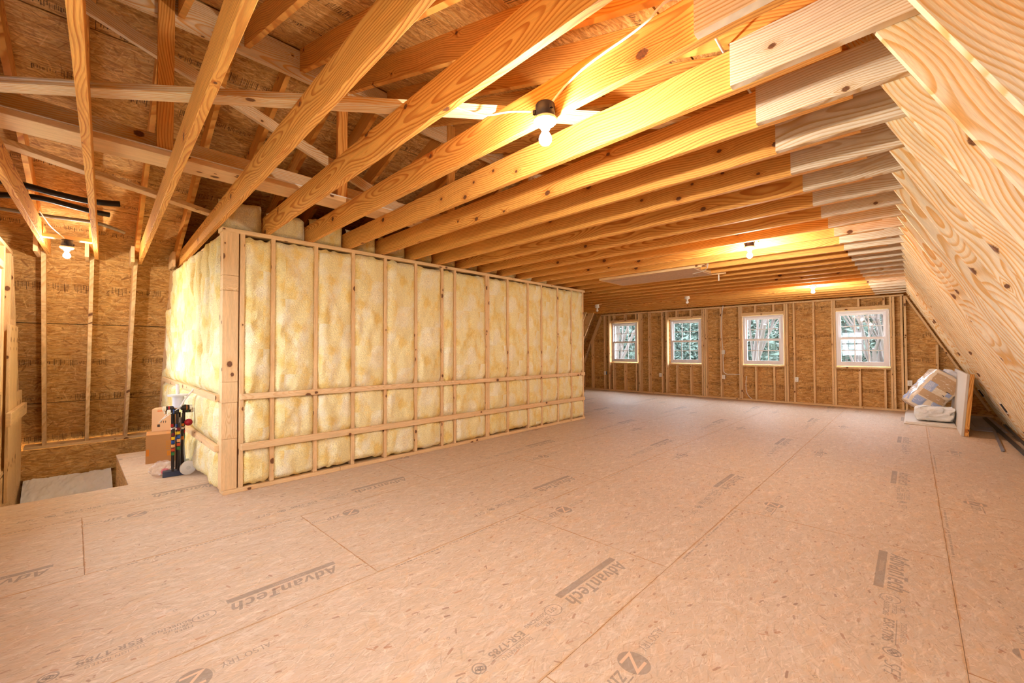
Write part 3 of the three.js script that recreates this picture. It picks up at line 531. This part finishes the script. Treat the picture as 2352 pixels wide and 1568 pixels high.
// ---------------------------------------------------------------- attic hatch
{
  const g = thing('attic_hatch', 'pale fold-down attic hatch panel set in the joists', 'hatch', V(-2.88, 2.43, -6.22));
  mesh('hatch_panel', put(new THREE.BoxGeometry(1.45, 0.012, 0.72), 0, -0.008, 0), new THREE.MeshStandardMaterial({ map: mFloor[0].map, color: 0xfff4ec, roughness: 0.7 }), g);
  for (const s of [-1, 1]) board(g, 'hatch_frame', mStud[0], V(-0.75, 0.03, s * 0.375), V(0.92, 0.03, s * 0.375), 0.09, 0.025); board(g, 'hatch_frame', mStud[2], V(-0.74, 0.03, -0.36), V(-0.74, 0.03, 0.36), 0.09, 0.025); board(g, 'hatch_frame', mStud[2], V(0.74, 0.05, -0.36), V(0.74, 0.05, 0.36), 0.11, 0.025);
  mesh('pull_cord', tube([V(0.95, 0.01, 0.46), V(0.88, -0.03, 0.3), V(0.72, -0.03, 0.1), V(0.56, -0.012, -0.06)], 0.006), mCable, g);
  mesh('cord_knob', tube([V(0.80, 0.0, -0.44), V(0.80, -0.05, -0.44), V(0.80, -0.1, -0.44)], 0.009), mCable, g);
}

// ---------------------------------------------------------------- things by the stair: boxes, sheet, croquet set
{
  const cardTex = (seed, marks) => { const [c, g] = canvas(512, 512), r = rng(seed); g.fillStyle = '#c08a56'; g.fillRect(0, 0, 512, 512); for (let i = 0; i < 2500; i++) { g.fillStyle = `rgba(${150 + 60 * r() | 0},${100 + 50 * r() | 0},60,0.10)`; g.fillRect(r() * 512, r() * 512, 30 + 60 * r(), 1.5); } marks(g, r); return canvasTex(c); };
  const mCard1 = new THREE.MeshStandardMaterial({ roughness: 0.85, map: cardTex(5, (g) => { g.fillStyle = 'rgba(224,128,24,0.85)'; g.fillRect(10, 250, 44, 120); g.fillStyle = 'rgba(214,136,44,0.55)'; for (let y = 120; y < 290; y += 34) g.fillRect(330, y, 150, 20); g.fillStyle = 'rgba(222,140,40,0.8)'; g.fillRect(350, 310, 130, 90); }) });
  const mCard2 = new THREE.MeshStandardMaterial({ roughness: 0.85, map: cardTex(6, (g) => { g.fillStyle = 'rgba(222,176,130,1)'; g.fillRect(0, 0, 512, 512); g.fillStyle = 'rgba(50,36,28,0.85)'; for (const x of [200, 250, 300]) { g.fillRect(x, 270, 12, 54); g.fillRect(x - 8, 280, 28, 10); } g.fillRect(120, 350, 60, 60); g.fillStyle = 'rgba(222,112,54,0.9)'; g.fillRect(120, 20, 240, 26); }) });
  const carton = (label, x, y, z, w, h, d, turn, m) => {
    const g = thing('cardboard_box', label, 'box', V(x, y, z)); g.rotation.y = turn;
    mesh('carton_body', put(new THREE.BoxGeometry(w, h - 0.008, d), 0, (h - 0.008) / 2, 0), m, g);
    mesh('flap', put(new THREE.BoxGeometry(w * 0.996, 0.005, d * 0.495), 0, h - 0.0045, d * 0.25), m, g); mesh('flap', put(new THREE.BoxGeometry(w * 0.996, 0.005, d * 0.495), 0, h - 0.0045, -d * 0.25), m, g);
  };
  carton('larger brown cardboard box on the floor beside the croquet stand', -6.57, 0.001, -0.75, 0.28, 0.33, 0.33, 1.45, mCard1);
  carton('smaller pale cardboard box stacked on another box', -6.74, 0.332, -0.80, 0.22, 0.27, 0.2, 1.3, mCard2);

  // plastic sheet in the stairwell
  const P = [], I = [], U = [], nx = 110, ny = 50;
  for (let j = 0; j <= ny; j++) for (let i = 0; i <= nx; i++) {
    const s = i / nx, t = j / ny, z = -0.40 + 1.05 * s, y = -0.375 - 0.015 * vn(s * 14, 2) - 0.42 * t;
    const wr = (fbm(s * 12 + t * 4, t * 7 - s * 6, 4) - 0.47) * 0.07 + (Math.abs(fbm(s * 22 - t * 9, t * 16 + s * 7, 3) - 0.45)) * -0.05 + 0.012 * Math.abs(Math.sin((s * 3.1 - t * 0.8) * 7)) * sstep(0, 0.2, t);
    P.push(-8.46 + wr * 0.6 + 0.95 * t, y + wr * 0.6, Math.min(z, zNear(-8.2) - 0.03)); U.push(s, t);
  }
  for (let j = 0; j < ny; j++) for (let i = 0; i < nx; i++) { const a = j * (nx + 1) + i; I.push(a, a + 1, a + nx + 2, a, a + nx + 2, a + nx + 1); }
  const g = new THREE.BufferGeometry(); g.setAttribute('position', new THREE.Float32BufferAttribute(P, 3)); g.setAttribute('uv', new THREE.Float32BufferAttribute(U, 2)); g.setIndex(I); g.computeVertexNormals();
  single('plastic_sheet', 'wrinkled white plastic sheet hanging in the stairwell', 'plastic sheet', g, new THREE.MeshPhysicalMaterial({ color: 0xf8f9ff, roughness: 0.3, clearcoat: 0.5, clearcoatRoughness: 0.2, side: THREE.DoubleSide }));

  // croquet stand
  const st = thing('croquet_stand', 'white wheeled croquet stand leaning by the insulated wall', 'stand', V(-5.66, 0, -0.78));
  mesh('base_bar', new THREE.BoxGeometry(0.09, 0.055, 0.19).rotateY(-0.12).translate(0.02, 0.0285, 0.03), plain(0x39435a, 0.5), st);
  mesh('rod', rod(V(-0.02, 0.05, -0.02), V(-0.01, 0.60, -0.02), 0.011), plain(0xbfc9cf, 0.3, 0.6), st); mesh('rod', rod(V(0.03, 0.07, -0.06), V(0.01, 0.6, -0.03), 0.008), plain(0xbfc9cf, 0.3, 0.6), st);
  mesh('collar', new THREE.CylinderGeometry(0.05, 0.05, 0.12, 28, 1, true).translate(0, 0.77, 0), plain(0xe9ebf0, 0.4), st);
  mesh('top_plate', new THREE.CylinderGeometry(0.098, 0.092, 0.016, 32).translate(0, 0.838, 0), plain(0xe6e8ee, 0.4), st);
  mesh('handle', rod(V(0, 0.84, 0.005), V(0, 0.955, 0.01), 0.016), plain(0xeef0f4, 0.4), st);
  for (const [x, z, r] of [[0.085, -0.075, 0.072], [-0.10, -0.085, 0.066]]) { const w = mesh('wheel', new THREE.CylinderGeometry(r, r, 0.02, 32).rotateZ(Math.PI / 2).rotateY(0.18).translate(x, r, z), plain(0xeae8e4, 0.45), st); mesh('hub', new THREE.CylinderGeometry(0.02, 0.02, 0.026, 20).rotateZ(Math.PI / 2).rotateY(0.18).translate(x, r, z), plain(0xd5d3d0, 0.45), w); }
  const cols = [0x23509e, 0xc5231f, 0x1f1c1c, 0xe8c21c, 0x2f7a3a, 0xd87a2a];
  const colName = ['blue', 'red', 'black', 'yellow', 'green', 'orange'];
  cols.forEach((c, i) => {
    const a = i / 6 * Math.PI * 2 + 0.35, r = 0.052, x = Math.cos(a) * r, z = Math.sin(a) * r;
    const g = thing('croquet_mallet', `croquet mallet with ${colName[i]} bands held upright in the stand`, 'mallet', V(-5.66 + x, 0.07, -0.78 + z));
    mesh('shaft', rod(V(-x * 0.1, 0, -z * 0.1), V(0, 0.58, 0), 0.0105), mBlack, g);
    [[0.30, 0.335, c], [0.36, 0.39, cols[(i + 3) % 6]], [0.41, 0.43, 0xf2ead8], [0.44, 0.47, c]].forEach(([y0, y1, q]) => { const k0 = 1 - y0 / 0.58, k1 = 1 - y1 / 0.58; mesh('band', rod(V(-x * 0.1 * k0, y0, -z * 0.1 * k0), V(-x * 0.1 * k1, y1, -z * 0.1 * k1), 0.0125), plain(q, 0.45), g); });
    const dz = z > 0 ? 1 : -1, hy = 0.6 + 0.035 * (i % 2);
    const head = mesh('head', new THREE.CylinderGeometry(0.024, 0.024, 0.07, 18).rotateX(Math.PI / 2).translate(0, hy, dz * 0.02), mBlack, g);
    mesh('head_cap', new THREE.CylinderGeometry(0.026, 0.026, 0.024, 18).rotateX(Math.PI / 2).translate(0, hy, dz * 0.066), plain(0xf0e8d0, 0.5), head); mesh('head_band', new THREE.CylinderGeometry(0.0255, 0.0255, 0.008, 18).rotateX(Math.PI / 2).translate(0, hy, dz * 0.03), plain(c, 0.45), head);
  });
  for (let i = 0; i < 2; i++) {                                           // colour-banded stakes
    const g = thing('croquet_stake', i ? 'short colour-banded croquet stake in the stand' : 'tall colour-banded croquet stake in the stand', 'stake', V(-5.585, 0.056, -0.775 + 0.045 * i));
    mesh('stake_rod', rod(V(0, 0, 0), V(0, 0.5 - 0.06 * i, 0), 0.011), mBlack, g);
    [0x2f7a3a, 0xd04a24, 0xe8b070, 0x23509e, 0xe8c21c, 0x7a1a20].forEach((c, j) => mesh('band', rod(V(0, 0.22 + 0.04 * j - 0.05 * i, 0), V(0, 0.248 + 0.04 * j - 0.05 * i, 0), 0.0155), plain(c, 0.45), g));
  }
  [[0.16, 0.12], [0.14, 0.10], [0.10, 0.05], [0.17, 0.11]].forEach(([l, dy], i) => single('croquet_wicket', ['upper white wire wicket poking out of the stand', 'second white wire wicket poking out of the stand', 'short white wire wicket drooping from the stand', 'lowest white wire wicket poking out of the stand'][i], 'wicket', tube([V(-5.6, 0.72 - 0.01 * i, -0.79), V(-5.59 - 0.02 * i, 0.70 - dy * 0.35, -0.79 + l * 0.5), V(-5.58 - 0.02 * i, 0.72 - dy - 0.015 * i, -0.79 + l)], 0.0035, 20, 6), mCable));
  single('croquet_wicket', 'white wire wicket slanting up from the stand towards the wall', 'wicket', tube([V(-5.6, 0.72, -0.79), V(-5.6, 0.80, -0.83), V(-5.6, 0.875, -0.885), V(-5.6, 0.905, -0.905)], 0.009, 20, 8), mVinyl);
  single('croquet_ball', 'red croquet ball hooked on the stand near the wall', 'ball', new THREE.SphereGeometry(0.037, 24, 16).translate(-5.62, 0.545, -0.862), plain(0xb0182a, 0.4));
  const bag = new THREE.IcosahedronGeometry(0.1, 6), bp = bag.attributes.position; for (let i = 0; i < bp.count; i++) { const x = bp.getX(i), y = bp.getY(i), z = bp.getZ(i), k = 0.6 + 0.85 * (fbm(x * 55 + 5, y * 55 + z * 70, 3)); bp.setXYZ(i, x * k, Math.max(-0.065, y * k * 0.8), z * k); } bag.computeVertexNormals();
  single('plastic_bag', 'crumpled clear plastic bag at the foot of the croquet stand', 'bag', bag.translate(-5.75, 0.067, -0.66), new THREE.MeshPhysicalMaterial({ color: 0xfaf6f4, roughness: 0.18, transmission: 0.82, thickness: 0, flatShading: true, side: THREE.DoubleSide }));
  single('croquet_ball', 'pink croquet ball inside the crumpled plastic bag', 'ball', new THREE.SphereGeometry(0.036, 24, 16).translate(-5.72, 0.037, -0.685), plain(0xe0586a, 0.4));
}

// ---------------------------------------------------------------- pile of materials by the window wall
{
  const mBoardTop = plain(0xe6dcd2, 0.8), mGreyBoard = plain(0xb2adb8, 0.75);
  const flat = (label, x0, x1, y0, y1, z0, z1, m) => single('board_sheet', label, 'board', put(chamferBox(z1 - z0, x1 - x0, y1 - y0, 1).clone().rotateX(Math.PI / 2).rotateY(Math.PI / 2), (x0 + x1) / 2, (y0 + y1) / 2, (z0 + z1) / 2), m);
  flat('pale beige sheet flat on the floor under the white batt, bottom one', -0.13, 0.50, 0.001, 0.022, -11.88, -9.98, mBoardTop);
  flat('pale beige sheet lying on another sheet under the white batt', -0.11, 0.49, 0.023, 0.040, -11.87, -10.05, mBoardTop);
  flat('grey sheet lying behind the leaning panel at the foot of the rafters', 0.66, 1.03, 0.002, 0.016, -11.85, -9.9, mGreyBoard);
  flat('narrow grey sheet lying on another beside the rafters', 0.72, 1.0, 0.017, 0.03, -11.8, -10.2, mGreyBoard);
  // leaning panel
  const g = thing('leaning_panel', 'tall framed panel leaning on the rafters with an orange wood edge', 'panel', V(0.53, 0, -9.13));
  const top = V(0.078, 0.92, 0), zL = -2.55;
  board(g, 'panel_face', plain(0xd6cabb, 0.85), V(-0.018, 0.0, 0).lerp(V(-0.018 + top.x, top.y, 0), 0.5).setZ(0), V(-0.018, 0.0, 0).lerp(V(-0.018 + top.x, top.y, 0), 0.5).setZ(zL), 0.925, 0.03, V(top.x, top.y, 0).normalize());
  board(g, 'edge_batten', mJoist[1], V(0.022, 0.006, -0.02), V(0.022 + top.x, 0.006 + top.y, -0.02), 0.046, 0.04, V(1, 0, 0)); board(g, 'edge_batten', mJoist[2], V(0.022, 0.006, zL + 0.02), V(0.022 + top.x, 0.006 + top.y, zL + 0.02), 0.046, 0.04, V(1, 0, 0));
  // wrapped insulation bundle
  const bundle = (w, h, d, seed, fluff = 0.05) => { const q = new THREE.BoxGeometry(w, h, d, 22, 20, 16), p = q.attributes.position; for (let i = 0; i < p.count; i++) { let x = p.getX(i), y = p.getY(i), z = p.getZ(i); const rx = Math.abs(2 * x / w), ry = Math.abs(2 * y / h), rz = Math.abs(2 * z / d), k = 1 - 0.10 * Math.pow(Math.max(rx * rz, rx * ry, ry * rz), 4); x *= k; y *= k; z *= k; const nn = (fbm(x * 14 + seed, y * 22 + z * 9, 4) - 0.45) * fluff; p.setXYZ(i, x + nn, y + nn * 0.5, z + nn); } q.computeVertexNormals(); return q; };
  const [c, k] = canvas(512, 768); k.fillStyle = '#ead8be'; k.fillRect(0, 0, 512, 768); k.fillStyle = '#c8a47c'; k.fillRect(60, 60, 400, 250); k.fillRect(60, 420, 400, 120);
  k.fillStyle = '#aab9dc'; k.fillRect(40, 250, 150, 170); k.fillRect(60, 560, 180, 170); k.fillRect(330, 540, 150, 180); k.fillRect(380, 300, 80, 70); k.fillStyle = 'rgba(255,255,255,0.75)'; { const r = rng(77); for (let i = 0; i < 90; i++) { k.fillRect(r() * 500, r() * 760, 10 + 40 * r(), 3 + 5 * r()); } for (let y = 265; y < 410; y += 18) k.fillRect(50, y, 90 + 30 * r(), 7); } k.fillStyle = '#20222c'; k.fillRect(360, 290, 50, 10); k.fillRect(330, 380, 60, 9);
  const b = thing('insulation_bundle', 'clear-wrapped tan insulation bundle slumped against the leaning panel', 'insulation', V(0.25, 0.50, -11.1)); b.rotation.set(0.0, 0.25, -0.62);
  mesh('bundle_core', bundle(0.50, 0.80, 0.40, 3), new THREE.MeshPhysicalMaterial({ map: canvasTex(c), roughness: 0.4, clearcoat: 0.8, clearcoatRoughness: 0.15 }), b);
  mesh('torn_wrap', bundle(0.26, 0.09, 0.3, 9).translate(0.05, 0.43, 0), new THREE.MeshPhysicalMaterial({ color: 0xeeeef4, roughness: 0.3, transmission: 0.3, thickness: 0 }), b);
  single('loose_batt', 'fluffy white batt lying on the beige sheets', 'insulation', bundle(0.46, 0.23, 0.42, 21, 0.11).translate(0.25, 0.175, -10.4), mWhiteWool);
  // dark metal strips
  [[[0.925, 0.046, -11.5], [0.945, 0.046, -7.7], 0.05, 0x24242b, 'long dark metal strip lying across the grey sheets'], [[1.07, 0.05, -10.6], [1.03, 0.05, -8.2], 0.035, 0x2b2b33, 'dark metal strip closest to the rafter feet'], [[0.90, 0.034, -10.1], [0.80, 0.012, -8.1], 0.03, 0x8b8890, 'grey metal strip crossing under the long dark strip']].forEach(([p, q, w, c, label]) => {
    const o = board(null, numbered('metal_strip'), plain(c, 0.45, 0.4), V(...p), V(...q), w, 0.008, V(1, 0.2, 0)); o.userData = { label, category: 'metal strip' };
  });
  // dark boxes let into the rafters
  for (const [i, [z, y]] of [[0, [-11.05, 0.52]], [1, [-8.5, 0.52]]]) {
    const o = thing('junction_box', i ? 'black box on the rafters above the dark metal strips' : 'black box on the rafters beside the leaning panel', 'electrical box', V(xR(y), y, z)); o.rotation.z = Math.atan(bR);
    mesh('box_shell', new THREE.BoxGeometry(0.03, 0.12, 0.07), mBlack, o); for (const s of [-1, 1]) mesh('box_ear', put(new THREE.BoxGeometry(0.028, 0.016, 0.05), 0.0, s * 0.068, 0), mPlate, o);
  }
}

// ---------------------------------------------------------------- outside: ground and trees beyond the windows
{
  const gr = structure('ground', 'grassy ground outside'); const t = woolTex(12, [120, 118, 84], [96, 100, 70], [140, 132, 100]); t.repeat.set(20, 20);
  mesh('ground_surface', new THREE.PlaneGeometry(160, 160).rotateX(-Math.PI / 2).translate(-4, -3.2, -30), new THREE.MeshStandardMaterial({ map: t, roughness: 1 }), gr);
  const mBark = plain(0x4a423e, 0.95), mNeedle = plain(0x34423a, 0.95);
  const tree = (label, x, z, h, seed) => {
    const r = rng(seed), geos = [], grow = (a, d, L, R, lv) => {
      const b = a.clone().addScaledVector(d, L); geos.push(rod(a, b, R, lv > 2 ? 4 : 6, R * 0.7)); if (lv > 4) return;
      const n = lv < 1 ? 4 : 3; for (let i = 0; i < n; i++) { const q = d.clone().add(V(r() - 0.5, (r() - 0.35) * 0.8, r() - 0.5).multiplyScalar(0.75)).normalize(); grow(a.clone().lerp(b, 0.55 + 0.45 * r()), q, L * (0.6 + 0.2 * r()), R * 0.55, lv + 1); }
    };
    grow(V(0, 0, 0), V(0.03, 1, 0.02).normalize(), h * 0.36, h * 0.018, 0);
    const g = thing('bare_tree', label, 'tree', V(x, -3.25, z), 'bare trees outside'); mesh('branches', mergeGeometries(geos), mBark, g);
  };
  const bare = [[-1.0, -18.5], [-4.9, -19.5], [-8.4, -18.2], [-12.9, -22.5], [3.2, -22]];
  const where = ['behind the window beside the leaning panel', 'outside the third window', 'outside the second window', 'outside the window next to the insulated room', 'past the slope side of the window wall'];
  bare.forEach(([x, z], i) => tree('bare grey tree ' + where[i], x, z, 9.5 + 0.4 * i, 900 + i));
  const hedge = (x, z, h, w, seed, leaf = 0.16) => {
    const r = rng(seed), P = []; for (let i = 0; i < 5200; i++) { const a = r() * 6.28, y = r(), q = Math.sqrt(Math.max(0, 1 - (2 * y - 0.9) ** 2)) * w * Math.sqrt(0.3 + 0.7 * r()), c = V(Math.cos(a) * q, y * h, Math.sin(a) * q), s = leaf * (0.6 + 1.3 * r()); for (let j = 0; j < 3; j++) P.push(c.x + (r() - 0.5) * s * 2, c.y + (r() - 0.5) * s * 1.4, c.z + (r() - 0.5) * s * 2); }
    const g = new THREE.BufferGeometry(); g.setAttribute('position', new THREE.Float32BufferAttribute(P, 3)); g.computeVertexNormals();
    const o = thing('evergreen_tree', z > -33 ? 'low dark evergreen in the nearest row outside the windows' : z > -45 ? 'taller dark evergreen in the middle row outside the windows' : 'tallest evergreen in the back row outside the windows', 'tree', V(x, -3.25, z), z > -33 ? 'low evergreens' : z > -45 ? 'taller evergreens' : 'tallest evergreens'); mesh('foliage', g, mNeedle, o); mesh('trunk', rod(V(0, 0, 0), V(0, h * 0.8, 0), 0.14, 8, 0.03), mBark, o);
  };
  for (let i = 0; i < 7; i++) hedge(4 - 7.6 * i, -50 - 2 * (i % 2), 10.6 + 1.1 * (i * 3 % 4), 3.1, 990 + i, 0.5);
  for (let i = 0; i < 6; i++) hedge(2.2 - 4.9 * i, -29 - (i % 2), 6.1 + 0.7 * (i * 5 % 3), 2.1, 950 + i);
  for (let i = 0; i < 5; i++) hedge(1.0 - 7 * i, -37 - (i % 2), 8.2 + 0.8 * (i * 3 % 4), 3.3, 970 + i);
}

renderer.render(scene, camera);
